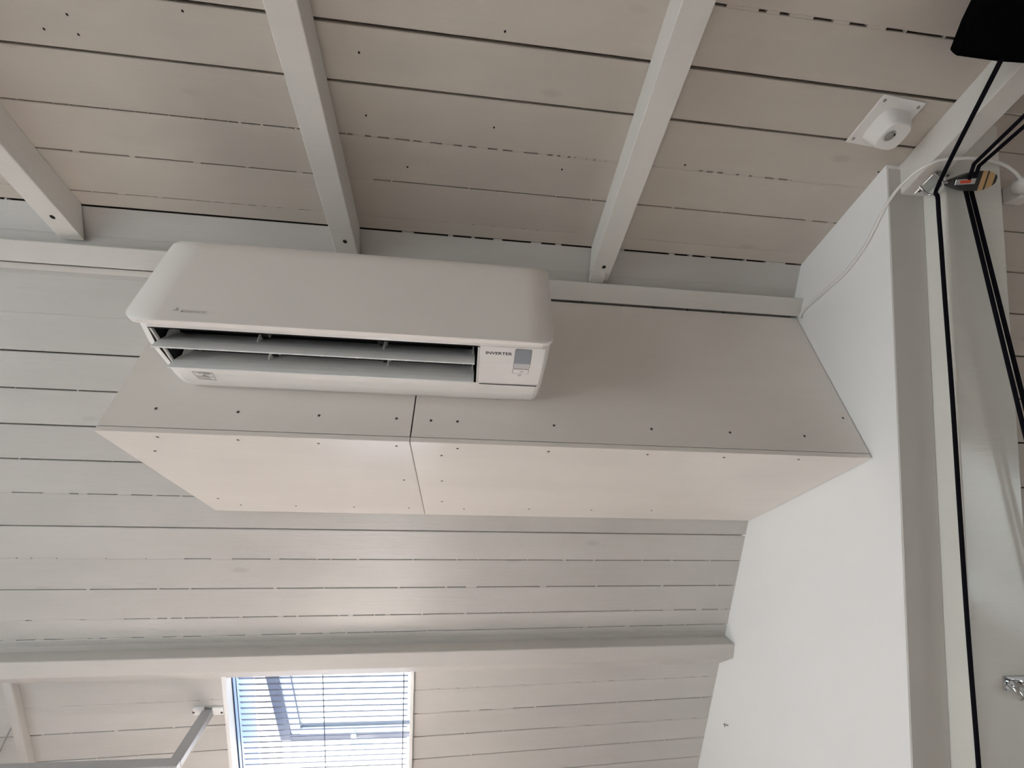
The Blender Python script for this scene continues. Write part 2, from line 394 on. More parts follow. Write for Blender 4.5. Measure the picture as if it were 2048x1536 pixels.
fw.box((XR, ry0, FLOOR), (XR + .1, ry1, rz0)); fw.box((XR, ry0, rz1), (XR + .1, ry1, CEIL2))
struct('wall_far_right', fw, 'wall_paint', 'end wall beyond the partition')
struct('ceiling_high', MB().box((XJ, YB - .1, CEIL2), (XR + .1, 1.0, CEIL2 + .05)), 'wall_paint', 'higher ceiling of the bay beyond the last joist')
struct('wall_upstand', MB().box((XJ, YB, CEIL + .001), (XJ + .03, .75, CEIL2)), 'wall_paint', 'upstand above the last joist')
struct('wall_front_high', MB().box((XJ + .03, YB - .12, CEIL + .05), (XR, YB, CEIL2)), 'wall_paint', 'upper part of the wall behind the camera')
def win(n, c, ux, uy, un, hw, hh, label):
    t = thing(n, None, None, c, kind='structure'); t['label'] = label
    b = .035
    for sgn in (-1, 1):
        obj('frame_bar', MB().frame(V3(c) + ux * (sgn * (hw - b)), ux, uy, un, b, hh, .03), 'frame_white', t)
        obj('frame_bar', MB().frame(V3(c) + uy * (sgn * (hh - b)), ux, uy, un, hw - 2 * b, b, .03), 'frame_white', t)
    obj('pane', MB().frame(c, ux, uy, un, hw - 2 * b, hh - 2 * b, .003), 'glass', t)
win('window_2', (XL - .06, (ly0 + ly1) / 2, (lz0 + lz1) / 2), EY, EZ, EX, (ly1 - ly0) / 2, (lz1 - lz0) / 2, 'wide white window in the left gable')
win('added_window', (XR + .05, (ry0 + ry1) / 2, (rz0 + rz1) / 2), EY, EZ, EX, (ry1 - ry0) / 2, (rz1 - rz0) / 2, 'low unseen window added in the end wall for the post reflection')
portal('daylight_portal', (XR + .12, (ry0 + ry1) / 2, (rz0 + rz1) / 2 + ZC), (0, R(90), 0), rz1 - rz0, ry1 - ry0)
portal('daylight_portal', (XL - .13, (ly0 + ly1) / 2, (lz0 + lz1) / 2 + ZC), (0, R(-90), 0), lz1 - lz0, ly1 - ly0)
_pc = sl((WX0 + WX1) / 2, (WS0 + WS1) / 2, -.16)
portal('daylight_portal', (_pc.x, _pc.y, _pc.z + ZC), (R(43.5) * -1 - 0, 0, 0), WX1 - WX0 + .1, WS1 - WS0 + .1)

# --- white partition on the right, its end cut parallel to the steep slope
PW = .096
tu = (CEIL - FLOOR) / .871
pe = st(0, tu)
prof = [(T0.y, CEIL), (SY, CEIL), (YK, sl(0, slope_len).z), (YK, FLOOR), (pe.y, FLOOR)]
struct('wall_right', MB().prism(prof, XW, XW + PW), 'partition', 'smooth white partition wall closing the alcove')
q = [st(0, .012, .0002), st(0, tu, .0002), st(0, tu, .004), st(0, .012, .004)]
struct('partition_end', MB().prism([(p.y, p.z) for p in q], XW + .0003, XW + PW - .0003), 'end_face', 'thin grey white layer on the sloping end of the partition')
# --- steep boarded slope beyond
xb0 = XW + PW + .17
sb2 = MB(); UT = -(CEIL2 - CEIL) / .871; q0, q1 = st(0, UT, -PT), st(0, tu, -PT); q2, q3 = st(0, tu, -PT - .03), st(0, UT, -PT - .03)
sb2.prism([(q0.y, q0.z), (q1.y, q1.z), (q2.y, q2.z), (q3.y, q3.z)], XW + PW, XR)
far = struct('wall_steep_right', sb2, 'dark_gap', 'steep slope of narrow white boards beyond the partition')
ug = [.0115 + .1104 * k for k in range(0, 27)]
_u = onP(2030, 306, st(0, 0), TN); u306 = (_u - T0).dot(TD)
ug = [u306 + .1104 * k for k in range(-9, 30)]
ue = [UT] + [u for u in ug if UT + .02 < u < tu - .02] + [tu]
for a, b in zip(ue[:-1], ue[1:]): plank(far, xb0 - .008, XR, st(0, (a + b) / 2), -TD, TN, b - a - .0034, 'ceil_plank')

# ================================================================== BEAMS
JH, JW = .0704, .0615
JX = [-1.109, -.374, .373, 1.0994]
names = ['white ceiling joist at the far left edge above the air conditioner', 'white ceiling joist rising from behind the air conditioner top',
         'white ceiling joist to the right of the air conditioner', 'white ceiling joist at the right carrying the pulley eye plate']
JEND = {}
for i, jx in enumerate(JX):
    t = thing('ceiling_joist', names[i], 'beam', (jx, .3, CEIL - JH), 'ceiling joists')
    ye = .776 if i < 3 else .49
    ye2 = .776 + JH * .93 if i < 3 else .505
    prof = [(YB, CEIL), (ye, CEIL), (ye2, CEIL - JH), (YB, CEIL - JH)]
    obj('timber', MB().prism(prof, jx - JW / 2, jx + JW / 2).bevelled(.002, 2), 'beam', t)
    if i < 3:
        px = [(105, 434), (690, 483), (1208, 534)][i]
        p = onZ(px[0], px[1], CEIL - JH)
        obj('bolt_hole', MB().lathe(p + Vector((0, 0, .002)), (0, 0, -1), [(.0058, 0), (.0058, .0026)], 14), 'hole', t)
    if i == 2:
        obj('packing_block', MB().box((jx - JW / 2, .81, CEIL - JH - .013), (jx + .012, .843, CEIL - JH + .005)), 'beam', t)
# batten along the slope, above the boxing
bt = MB(); b0, b1, bo = .1055, .162, .040
slab(bt, XL, XW + .004, b0, b1, -.002, bo); bt.bevelled(.003, 2)
tag(obj('wall_batten', bt, 'beam'), 'long white batten across the slope above the boxing', 'batten')
b2 = MB(); slab(b2, XL, -.5, b1 + .003, b1 + .019, -.002, .012)
tag(obj('thin_batten', b2, 'beam'), 'thin white strip under the long batten, left of the air conditioner', 'batten')
# purlin low on the slope
pr = [sl(0, 1.352, -.002), Vector((0, 1.738, .062)), Vector((0, 1.775, .0176)), Vector((0, sl(0, 1.52).y, .0176)), sl(0, 1.52, -.002)]
pr[0] = sl(0, 1.34, -.002)
pr = [sl(0, 1.402, -.012), Vector((0, 1.741, .0612)), Vector((0, 1.777, .0176)), sl(0, 1.53, .0), sl(0, 1.53, -.012)]
pl = MB(); n_ = len(pr)
def pshift(x): return SD * (.0155 * (XW - x))
pl.add([p + EX * XL + pshift(XL) for p in pr] + [p + EX * (XW + .004) for p in pr], [tuple(range(n_ - 1, -1, -1)), tuple(range(n_, 2 * n_))] + [(i, (i + 1) % n_, n_ + (i + 1) % n_, n_ + i) for i in range(n_)])
pl.bevelled(.003, 2)
tag(obj('roof_purlin', pl, 'slope_beam'), 'white purlin running across the slope above the roof window', 'beam')
p9 = MB(); q = []
for x in (XL, XW - .02):
    for ss, o in ((1.3775, -.002), (1.3775, .004), (1.404, .004), (1.404, -.002)): q.append(sl(x, ss, o) + pshift(x))
p9.add(q, [(0, 1, 2, 3), (7, 6, 5, 4)] + [(i, (i + 1) % 4, 4 + (i + 1) % 4, 4 + i) for i in range(4)])
tag(obj('cover_strip', p9, 'slope_beam'), 'narrow cover strip along the top of the purlin', 'batten')
# sloping beam along the partition end
sbm = MB(); q = [st(0, -.07, -.004), st(0, tu, -.004), st(0, tu, .053), st(0, -.07 - .03, .053)]
sbm.prism([(p.y, p.z) for p in q], XJ + .0005, XW + PW + .162).bevelled(.005, 3)
tag(obj('sloping_post', sbm, 'gloss_beam'), 'glossy white sloping post beside the partition with black ropes in front', 'post')

# ================================================================== BOXING AROUND THE PIPES
BX0, BZ0, BZ1 = -.80, .4426, .918
BJ = -.135
by1 = SY + (CEIL - BZ0) / .949
PTK = .012
bx = thing('pipe_boxing', 'white plywood boxing under the slope that carries the air conditioner', 'boxing', ((BX0 + XW) / 2, 1.1, BZ0))
fpl = []; bpl = []
for x0, x1 in ((BX0, BJ - .0016), (BJ + .0016, XW - .003)):
    fpl.append(obj('front_panel', MB().box((x0, PLATE, BZ0 + .0015), (x1, PLATE + PTK, BZ1)).bevelled(.0008, 1), 'panel', bx))
for x0, x1 in ((BX0, BJ - .0008), (BJ + .0008, XW - .003)):
    bpl.append(obj('bottom_panel', MB().box((x0, PLATE + .0002, BZ0 - PTK), (x1, by1 + .004, BZ0)).bevelled(.0008, 1), 'panel', bx))
ty = SY + (CEIL - BZ1) / .949
obj('side_panel', MB().prism([(PLATE + PTK, BZ0), (by1, BZ0), (ty, BZ1), (PLATE + PTK, BZ1)], BX0, BX0 + PTK), 'panel', bx)
obj('inner_backing', MB().box((BX0 + .02, PLATE + PTK + .001, BZ0 + .02), (XW - .02, PLATE + PTK + .004, BZ1 - .002)), 'dark_gap', bx)
scm = mesh_of('screw', MB().lathe((0, 0, 0), (0, 0, 1), [(.0034, -.001), (.0034, .0002), (.0026, .0007), (.0012, .0004)], 10), Vector()); scm.materials.append(M['screw'])
for x, y in ((312, 817), (476, 824), (638, 831), (793, 837), (862, 841), (915, 843), (1108, 851), (1303, 858), (1460, 865), (1609, 872), (1686, 836),
             (1164, 604), (1244, 611), (1309, 615), (1375, 620), (1447, 625)):
    p = onY(x, y, PLATE); place('screw', scm, fpl[0 if p.x < BJ else 1], p, (EX, EZ, Vector((0, -1, 0))))
for x, y in ((315, 874), (476, 880), (637, 887), (793, 892), (310, 902), (883, 911), (1097, 903), (1295, 909), (1448, 915), (1597, 919), (808, 960), (884, 962),
             (884, 1003), (436, 997), (482, 1010), (592, 1012), (708, 1014), (818, 1016), (915, 897), (928, 1018), (1058, 1018), (1183, 1020), (1303, 1021)):
    p = onZ(x, y, BZ0 - PTK); p.y = min(p.y, by1 - .012); place('screw', scm, bpl[0 if p.x < BJ else 1], p, (EX, Vector((0, -1, 0)), Vector((0, 0, -1))))

# ================================================================== AIR CONDITIONER
AX0, AX1, AYF = -.667, .168, .652
ac = thing('air_conditioner', 'white wall mounted air conditioner with open louvres on the boxing', 'air conditioner', ((AX0 + AX1) / 2, PLATE, .546))
# body profile, clockwise from the bottom front, (y, z)
OT, OM, OB = (.682, .5665), (.722, .5530), (.797, .5475)
bp_ = [(.668, .572), OT, OM, OB, (.815, .546), (.838, .5455), (.862, .548), (.8795, .556), (.8795, .826), (.76, .828), (.70, .82), (.675, .79)]
cyz = (.775, .69)
def prof_at(inset):
    out = []
    for y, z in bp_:
        d = Vector((cyz[0] - y, cyz[1] - z)); L = d.length
        if y > .879: d = Vector((0, d.y)); L = max(abs(d.y), 1e-3)
        d = d / L * min(inset, L * .9); out.append((y + d.x, z + d.y))
    return out
OX0, OX1 = -.642, .014
stn = [(AX0, .024), (AX0 + .003, .014), (AX0 + .010, .005), (AX0 + .02, .0012), (OX0, 0), (OX1, 0), (AX1 - .02, .0012), (AX1 - .010, .005), (AX1 - .003, .014), (AX1, .024)]
body = MB(); nP = len(bp_); vs = []; fs = []
for x, ins in stn: vs += [(x, y, z) for y, z in prof_at(ins)]
for i in range(len(stn) - 1):
    for k in range(nP):
        if i == 4 and k in (1, 2): continue                        # the outlet
        k2 = (k + 1) % nP; fs.append((i * nP + k, i * nP + k2, (i + 1) * nP + k2, (i + 1) * nP + k))
fs.append(tuple(range(nP))); fs.append(tuple(reversed(range((len(stn) - 1) * nP, len(stn) * nP))))
body.add(vs, fs, False)
body_o = obj('body', body, 'ac', ac)
for p in body_o.data.polygons: p.use_smooth = False
# outlet: white side cheeks and a black throat
oc = MB()
for x, e in ((OX0 + .0005, .004), (OX1 - .0005, -.004)):
    oc.hexa([(x, OT[0], OT[1]), (x + e, OT[0], OT[1]), (x + e, OB[0], OB[1]), (x, OB[0], OB[1]), (x, OT[0] + .004, OT[1] + .05), (x + e, OT[0] + .004, OT[1] + .05), (x + e, OB[0] + .02, OB[1] + .06), (x, OB[0] + .02, OB[1] + .06)])
oc.hexa([(OX0, OT[0] - .001, OT[1]), (OX1, OT[0] - .001, OT[1]), (OX1, OT[0] + .003, OT[1] - .001), (OX0, OT[0] + .003, OT[1] - .001), (OX0, OT[0], OT[1] + .02), (OX1, OT[0], OT[1] + .02), (OX1, OT[0] + .004, OT[1] + .02), (OX0, OT[0] + .004, OT[1] + .02)])
obj('outlet_rim', oc, 'ac', ac)
th = MB(); y0, y1, z0, z1 = OT[0] + .004, OB[0] + .012, .563, .655
th.add([(OX0, y0, z0), (OX1, y0, z0), (OX1, y0 + .02, z1), (OX0, y0 + .02, z1)], [(0, 1, 2, 3)])
th.add([(OX0, y0 + .02, z1), (OX1, y0 + .02, z1), (OX1, y1, z1), (OX0, y1, z1)], [(0, 1, 2, 3)])
th.add([(OX0, y1, z1), (OX1, y1, z1), (OX1, OB[0], .548), (OX0, OB[0], .548)], [(0, 1, 2, 3)])
for x in (OX0 + .005, OX1 - .005): th.add([(x, OT[0] + .006, OT[1] + .004), (x, y0 + .02, z1), (x, y1, z1), (x, OB[0], .552)], [(0, 1, 2, 3)])
obj('outlet_throat', th, 'ac_dark', ac)
# front cover: flat face, rounded corners, top rolling back to the wall
path = []
for i in range(7): path.append((AYF, .556 + .214 * i / 6))
rr = .056
for i in range(1, 9):
    a = R(90) * i / 8; path.append((AYF + rr * (1 - math.cos(a)), .770 + rr * math.sin(a)))
path += [(AYF + rr + .05, .8275), (AYF + rr + .12, .829)]
L = [0]
for a, b in zip(path[:-1], path[1:]): L.append(L[-1] + math.hypot(b[0] - a[0], b[1] - a[1]))
def fine(path, L):
    out = []
    cuts = [.0, .0015, .004, .008, .013, .019, .026] + [.045 + .02 * i for i in range(0, 30)]
    for c in cuts:
        if c > L[-1]: break
        for i in range(len(L) - 1):
            if L[i] <= c <= L[i + 1] + 1e-9:
                t = (c - L[i]) / (L[i + 1] - L[i]); out.append((path[i][0] + (path[i + 1][0] - path[i][0]) * t, path[i][1] + (path[i + 1][1] - path[i][1]) * t, c)); break
    return out
fr = fine(path, L); rc = .026
def xin(c, Lm):
    if c < rc: return rc - math.sqrt(max(rc * rc - (rc - c) ** 2, 0))
    e = .225                                                   # beyond this the cover narrows towards the top
    if c > e: q = min((c - e) / .11, 1); return .045 * q * q
    return 0
cols = 14; fc = MB(); nv = cols + 1; vo = []; vi = []; tk = .012
for i, (y, z, c) in enumerate(fr):
    a = fr[max(i - 1, 0)]; b = fr[min(i + 1, len(fr) - 1)]
    tg = Vector((b[0] - a[0], b[1] - a[1])).normalized(); nrm = Vector((tg.y, -tg.x))      # inward
    xi = xin(c, L[-1])
    for k in range(nv):
        u = k / cols; x = AX0 - .001 + xi + (AX1 - AX0 + .002 - 2 * xi) * u
        ed = min(u, 1 - u); bow = .0025 * (1 - min(ed / .15, 1)) ** 2
        vo.append((x, y + bow, z)); vi.append((x, y + nrm.x * tk, z + nrm.y * tk))
nR = len(fr); fs = []
for i in range(nR - 1):
    for k in range(cols): fs.append((i * nv + k, i * nv + k + 1, (i + 1) * nv + k + 1, (i + 1) * nv + k))
nO = nR * nv
fs2 = [tuple(j + nO for j in reversed(f)) for f in fs]
rim = [k for k in range(nv)] + [i * nv + cols for i in range(1, nR)] + [(nR - 1) * nv + k for k in range(cols - 1, -1, -1)] + [i * nv for i in range(nR - 2, 0, -1)]
fs3 = [(rim[i], rim[(i + 1) % len(rim)], rim[(i + 1) % len(rim)] + nO, rim[i] + nO) for i in range(len(rim))]
fc.add(vo + vi, fs + fs2, True); n0 = len(fc.v)
fc.f += fs3; fc.sm += [False] * len(fs3)
cover = obj('front_cover', fc, 'ac_face', ac)
# vanes
def vane(y0, z0, y1, z1):
    pts = []
    for i in range(6):
        t = i / 5; bl = .006 * math.sin(math.pi * t)
        pts.append((y0 + (y1 - y0) * t - bl * .9, z0 + (z1 - z0) * t + bl * -.3))
    d = Vector((y1 - y0, z1 - z0)).normalized(); nn = Vector((-d.y, d.x))
    ring = pts + [(p[0] + nn.x * -.0028, p[1] + nn.y * -.0028) for p in reversed(pts)]
    o = obj('vane', MB().prism(ring, OX0 + .008, OX1 - .010), 'vane', ac)
    ps = [OX0 + .012, -.452, -.193, OX1 - .014]
    d3 = Vector((0, d.x, d.y)); n3 = Vector((0, d.y, -d.x)); top = Vector((0, y0, z0))
    if n3.y > 0: n3 = -n3
    for j, px in enumerate(ps):
        pf = [(-.006, -.001), (.034, -.001), (.040, .004), (.024, .016), (.008, .021), (-.003, .017)]
        q = [top + d3 * a_ + n3 * b_ for a_, b_ in pf]
        obj('hinge_tab', MB().prism([(p.y, p.z) for p in q], px - .0016, px + .0016).bevelled(.0005, 1), 'white_plastic', o)
        if j in (0, 1, 2):
            sgn = -1 if j == 2 else 1
            c = top + d3 * .010 + n3 * .013 + EX * px
            if j: obj('hinge_pin', MB().lathe(c + EX * (.0018 * sgn), (sgn, 0, 0), [(.0085, 0), (.0085, .010), (.006, .013)], 14), 'block_black', o)
            obj('pin_cap', MB().lathe(c + EX * ((.014 if j else .0018) * sgn), (sgn, 0, 0), [(.0055, 0), (.0055, .0015), (.0028, .0015), (.0028, .0005)], 14), 'white_plastic', o)
    for px in (-.60, -.545, -.41, -.31, -.24, -.14, -.10, -.02):
        obj('rib', MB().hexa([(px - .0012, y1 + .001, z1 + .002), (px + .0012, y1 + .001, z1 + .002), (px + .0012, y1 + .0035, z1 + .002), (px - .0012, y1 + .0035, z1 + .002),
                              (px - .0012, y1 + .003, z1 + .014), (px + .0012, y1 + .003, z1 + .014), (px + .0012, y1 + .009, z1 + .012), (px - .0012, y1 + .009, z1 + .012)]), 'vane', o)
    return o
vane(.745, .600, .708, .532); vane(.806, .600, .768, .5255)
# right hand fascia of the outlet side
def on_body(x, y, lift=.0006):
    """point of the underside (profile bp_) seen at a pixel"""
    r = ray(x, y)
    for (ya, za), (yb, zb) in zip(bp_[:7], bp_[1:8]):
        den = r.z * (yb - ya) - r.y * (zb - za)
        t = (r.y * za - r.z * ya) / den if abs(den) > 1e-9 else -1
        if -1e-6 <= t <= 1:
            yy = ya + (yb - ya) * t; zz = za + (zb - za) * t
            n = Vector((0, (zb - za), -(yb - ya))).normalized()
            return Vector((r.x * yy / r.y, yy, zz)) + n * lift, n, Vector((0, yb - ya, zb - za)).normalized()
    return Vector((r.x * .8 / r.y, .8, .545)), Vector((0, 0, -1)), Vector((0, 1, 0))
A_N = Vector((0, OB[1] - OT[1], -(OB[0] - OT[0]))).normalized()
A_D = Vector((0, OB[0] - OT[0], OB[1] - OT[1])).normalized()      # towards the wall on the sloped underside
def quad_on(pts, th_=.0008, nrm=A_N, name=None):
    mb = MB(); a = [p + nrm * th_ for p in pts]; b = [p - nrm * .001 for p in pts]; n = len(pts)
    mb.add(b + a, [tuple(range(n)), tuple(reversed(range(n, 2 * n)))] + [(i, (i + 1) % n, n + (i + 1) % n, n + i) for i in range(n)])
    return mb
def und(xm, ym):
    a, b = (OT, OM) if ym < OM[0] else (OM, OB)
    return Vector((xm, ym, a[1] + (ym - a[0]) * (b[1] - a[1]) / (b[0] - a[0])))
F1 = Vector((0, OM[1] - OT[1], -(OM[0] - OT[0]))).normalized(); F2 = Vector((0, OB[1] - OM[1], -(OB[0] - OM[0]))).normalized()
def rrect(x0, x1, y0, y1, r_, k=4):
    out = []
    for cx, cy, a0 in ((x1 - r_, y1 - r_, 0), (x0 + r_, y1 - r_, 90), (x0 + r_, y0 + r_, 180), (x1 - r_, y0 + r_, 270)):
        for i in range(k + 1): a = R(a0 + 90 * i / k); out.append(und(cx + r_ * math.cos(a), cy + r_ * math.sin(a)))
    return out
xa_, xb2 = OX1 + .004, AX1 - .014
fm_ = MB(); n1, n2 = F1 * .0006, F2 * .0006
ys_ = [.684, OM[0], .793]
lo_ = [und(x, y) for y in ys_ for x in (xa_, xb2)]; hi_ = [p + (n1 if i < 2 else (n1 + n2) * .5 if i < 4 else n2) for i, p in enumerate(lo_)]
fm_.add(lo_ + hi_, [(6, 7, 9, 8), (8, 9, 11, 10), (0, 1, 7, 6), (1, 3, 9, 7), (3, 5, 11, 9), (5, 4, 10, 11), (4, 2, 8, 10), (2, 0, 6, 8), (1, 0, 2, 3), (3, 2, 4, 5)])
fas = obj('side_fascia', fm_, 'ac', ac)
dx0, dx1, dy0, dy1 = .0905, .1255, .688, .738
def half(x0, x1, y0, y1, r_, front):
    out = []
    if front: cs = ((x1 - r_, y0 + r_, 270), (x0 + r_, y0 + r_, 180)); rest = [(x0, y1), (x1, y1)]
    else: cs = ((x0 + r_, y1 - r_, 90), (x1 - r_, y1 - r_, 0)); rest = [(x1, y0), (x0, y0)]
    for cx, cy, a0 in cs:
        for i in range(5):
            t_ = R(a0 + (90 - 90 * i / 4)); out.append(und(cx + r_ * math.cos(t_), cy + r_ * math.sin(t_)))
    return out + [und(*q_) for q_ in rest]
yb_ = OM[0] - 1e-5
rim_f = quad_on(half(dx0 - .0012, dx1 + .0012, dy0 - .0012, yb_, .004, True), .0010, F1)
obj('display_rim', rim_f, 'print_mid', ac); obj('display_rim', quad_on(half(dx0 - .0012, dx1 + .0012, OM[0], dy1 + .0012, .003, False), .0010, F2), 'print_mid', ac)
obj('display_window', quad_on(half(dx0, dx1, dy0, yb_, .0035, True), .0016, F1), 'display', ac)
obj('display_reflection', quad_on(half(dx0, dx1, OM[0], dy1, .0025, False), .0016, F2), 'reflection', ac)  # painted reflection on the rear facet of the display
A_N = F2; A_D = Vector((0, OB[0] - OM[0], OB[1] - OM[1])).normalized()
obj('button_rim', quad_on(rrect(dx0 - .0012, dx1 + .0008, dy1 + .002, dy1 + .0185, .0035), .0010, F2), 'print_mid', ac)
bt_ = obj('button', quad_on(rrect(dx0 - .0002, dx1 - .0002, dy1 + .0032, dy1 + .0172, .0028), .0016, F2), 'ac', ac)
def ring_on(cx, cy, r_, w_, lift):
    mb = MB(); n = 18; vs = []
    for rr_ in (r_, r_ - w_):
        for k in range(n): a = 2 * math.pi * k / n; vs.append(und(cx + rr_ * math.cos(a) * 1.15, cy + rr_ * math.sin(a)) + A_N * lift)
    mb.add(vs, [(k, (k + 1) % n, n + (k + 1) % n, n + k) for k in range(n)]); return mb
sy_ = ring_on((dx0 + dx1) / 2 + .002, dy1 + .0102, .0034, .0008, .0018)
sy_.add([und((dx0 + dx1) / 2 + .002 + a, dy1 + .0102 + b) + A_N * .0018 for a, b in ((-.0005, -.002), (.0005, -.002), (.0005, .002), (-.0005, .002))], [(0, 1, 2, 3)])
obj('symbol', sy_, 'print_mid', bt_)
sy2 = ring_on((dx0 + dx1) / 2 - .001, dy1 + .0235, .0034, .0009, .0010)
sy2.add([und((dx0 + dx1) / 2 - .001 + a, dy1 + .0235 + b) + A_N * .001 for a, b in ((-.002, -.0005), (.002, -.0005), (.002, .0006), (-.002, .0006))], [(0, 1, 2, 3)])
obj('symbol', sy2, 'print_mid', ac)
sm_ = MB(); sm_.box((OX1 + .003, .7985, .5455), (AX1 - .016, .7996, .5475)); 
obj('fascia_seam', sm_, 'seam', ac)
# lettering
def text_mesh(body_s, width, height, origin, ex, ey, en, bold=0.0, lift=.0008):
    cu = bpy.data.curves.new('txt', 'FONT'); cu.body = body_s; cu.size = 1; cu.offset = bold; cu.extrude = 0; cu.resolution_u = 3
    to = bpy.data.objects.new('txt', cu); C.objects.link(to)
    dg = bpy.context.evaluated_depsgraph_get(); me = bpy.data.meshes.new_from_object(to.evaluated_get(dg))
    bpy.data.objects.remove(to); bpy.data.curves.remove(cu)
    xs_ = [v.co.x for v in me.vertices]; ys_ = [v.co.y for v in me.vertices]
    x0, x1, y0, y1 = min(xs_), max(xs_), min(ys_), max(ys_)
    mb = MB(); mb.add([V3(origin) + ex * ((v.co.x - x0) / (x1 - x0) * width) + ey * ((v.co.y - y0) / (y1 - y0) * height) + en * lift for v in me.vertices], [tuple(p.vertices) for p in me.polygons])
    bpy.data.meshes.remove(me); return mb
tl = text_mesh('INVERTER', .0570, .0072, und(.027, .7035), EX, Vector((0, OT[0] - OM[0], OT[1] - OM[1])).normalized(), F1, bold=.022)
tag(obj('lettering', tl, 'print_dark', ac), 'black INVERTER lettering')
fz = AYF - .0004
lg = MB()
def rhomb(cx, cz, ang):
    a = R(ang); d = Vector((math.cos(a), math.sin(a))); p = Vector((-d.y, d.x)); Lr = .0062
    pts = [Vector((0, 0)), d * Lr * .5 + p * Lr * .29, d * Lr, d * Lr * .5 - p * Lr * .29]
    lg.add([(cx + q.x, fz, cz + q.y) for q in pts], [(0, 1, 2, 3)])
lp = onY(352, 619, AYF)
for a in (90, 210, 330): rhomb(lp.x, lp.z, a)
tag(obj('maker_emblem', lg, 'print_grey', cover), 'pale grey three diamond emblem')
l0 = onY(361, 624, AYF); l1 = onY(413, 626, AYF)
tag(obj('maker_lettering', text_mesh('MITSUBISHI ELECTRIC', l1.x - l0.x, .0062, (l0.x, AYF, l0.z - .0005), EX, EZ, Vector((0, -1, 0)), .01, .0004), 'print_grey', cover), 'pale grey maker lettering')
# sticker on the lower lip
def lip(x, y): p, n, d = on_body(x, y, .0006); return p
stk = MB()
TLp, TRp, BRp, BLp = lip(383, 742), lip(425, 745), lip(434, 760), lip(398, 757)
def bil(u, v, lf=0.0): return TLp.lerp(TRp, u).lerp(BLp.lerp(BRp, u), v) + Vector((0, 0, -lf))
def bar(mb, u0, v0, u1, v1): mb.add([bil(u0, v0, .0004), bil(u1, v0, .0004), bil(u1, v1, .0004), bil(u0, v1, .0004)], [(0, 1, 2, 3)])
lf_ = MB()
for a in ((0, 0, 1, .07), (0, .93, 1, 1), (0, 0, .03, 1), (.97, 0, 1, 1), (0, .55, 1, .60)): bar(lf_, *a)
bar(lf_, .28, .14, .42, .24); bar(lf_, .48, .12, .86, .26)
lf_.add([bil(.38, .57, .0005), bil(.42, .36, .0005), bil(.52, .34, .0005), bil(.72, .57, .0005)], [(0, 1, 2, 3)])
so = obj('sticker', lf_, 'print_mid', ac); tag(so, 'small printed instruction sticker')
gb2 = MB(); bar(gb2, .03, .62, .72, .92); obj('sticker_band', gb2, 'print_grey', so)

# ================================================================== CEILING FIXTURE
fx = thing('ceiling_socket', 'white square ceiling fixture with a rounded housing, near the black fabric', 'fixture', tuple(onZ(1772, 245, CEIL)))
c1, c2, c3 = onZ(1768, 187, CEIL), onZ(1852, 205, CEIL), onZ(1690, 283, CEIL)
c4 = c3 + (c2 - c1); cc = (c1 + c4) / 2
hx = ((c2 - c1).length + (c4 - c3).length) / 4; hy = (c3 - c1).length / 2
ux = (c2 - c1).normalized(); uy = (c3 - c1).normalized()
obj('base_plate', MB().frame(cc - EZ * .002, ux, uy, EZ, hx, hy, .002).bevelled(.0015, 2), 'white_plastic', fx)
for a in (-1, 1):
    for b in (-1, 1): obj('plate_screw', MB().lathe(cc + ux * (a * hx * .80) + uy * (b * hy * .80) - EZ * .0038, -EZ, [(.0036, 0), (.0036, .0006), (.002, .0010)], 12), 'print_mid', fx)
hs = MB(); n = 40; rings = []
for h, k in ((.004, 1.0), (.012, .97), (.026, .90), (.038, .80), (.043, .74), (.0435, .70)):
    rg = []
    for i in range(n):
        a = 2 * math.pi * i / n; ca, sa = math.cos(a), math.sin(a); pw = .62
        x = math.copysign(abs(ca) ** pw, ca) * hx * .72 * k; y = math.copysign(abs(sa) ** pw, sa) * hy * .74 * k
        rg.append(cc + ux * (x + .010) + uy * (y + .006 + .004 * h / .034) - EZ * h)
    rings.append(rg)
vs = [p for g in rings for p in g]
hs.add(vs, [(i * n + k, i * n + (k + 1) % n, (i + 1) * n + (k + 1) % n, (i + 1) * n + k) for i in range(len(rings) - 1) for k in range(n)], True)
hs.add(rings[-1], [tuple(range(n))])
obj('housing', hs, 'white_plastic', fx)
hp = onZ(1779, 272, CEIL - .0437)
obj('round_recess', MB().lathe(hp, -EZ, [(.0125, 0), (.0125, .0008), (.0105, .0010), (.0095, -.0004)], 22), 'print_grey', fx)
obj('lens', MB().lathe(hp + ux * .001 - EZ * .0002, -EZ, [(.0098, 0), (.0088, .0012), (.005, .0022), (0, .0026)], 20), 'print_mid', fx)
obj('slot', MB().lathe(hp + ux * .0075 - uy * .004 - EZ * .0012, -EZ, [(.0032, 0), (.0028, .0008), (0, .001)], 10), 'hole', fx)

# ================================================================== RIGHT SIDE: CABLE, EYE PLATE, BLOCK, ROPES, FABRIC, HOOK
JB = CEIL - JH
cp = [Vector((1.020, .872, .925))]
for x, y in ((1606, 622), (1640, 590), (1690, 545), (1730, 492), (1762, 430)): cp.append(onX(x, y, XW - .005))
cp[0] = onX(1599, 636, XW - .012)
for x, y in ((1785, 392), (1805, 368), (1835, 342)): cp.append(onZ(x, y, JB - .012 + (.0 if x < 1800 else 0)))
for x, y in ((1875, 322), (1915, 317), (1960, 318)): cp.append(onZ(x, y, JB - .012))
for x, y, o_ in ((2004, 328, .058), (2030, 345, .062), (2044, 362, .066)): cp.append(onP(x, y, st(0, 0, o_), TN))
tag(obj('power_cable', MB().tube(bez(cp, 8), .0038, 10), 'cable'), 'white power cable looping from the boxing corner up the partition wall', 'cable')
pg = thing('cable_plug', 'white plug end of the cable at the right picture edge', 'plug', tuple(cp[-1]))
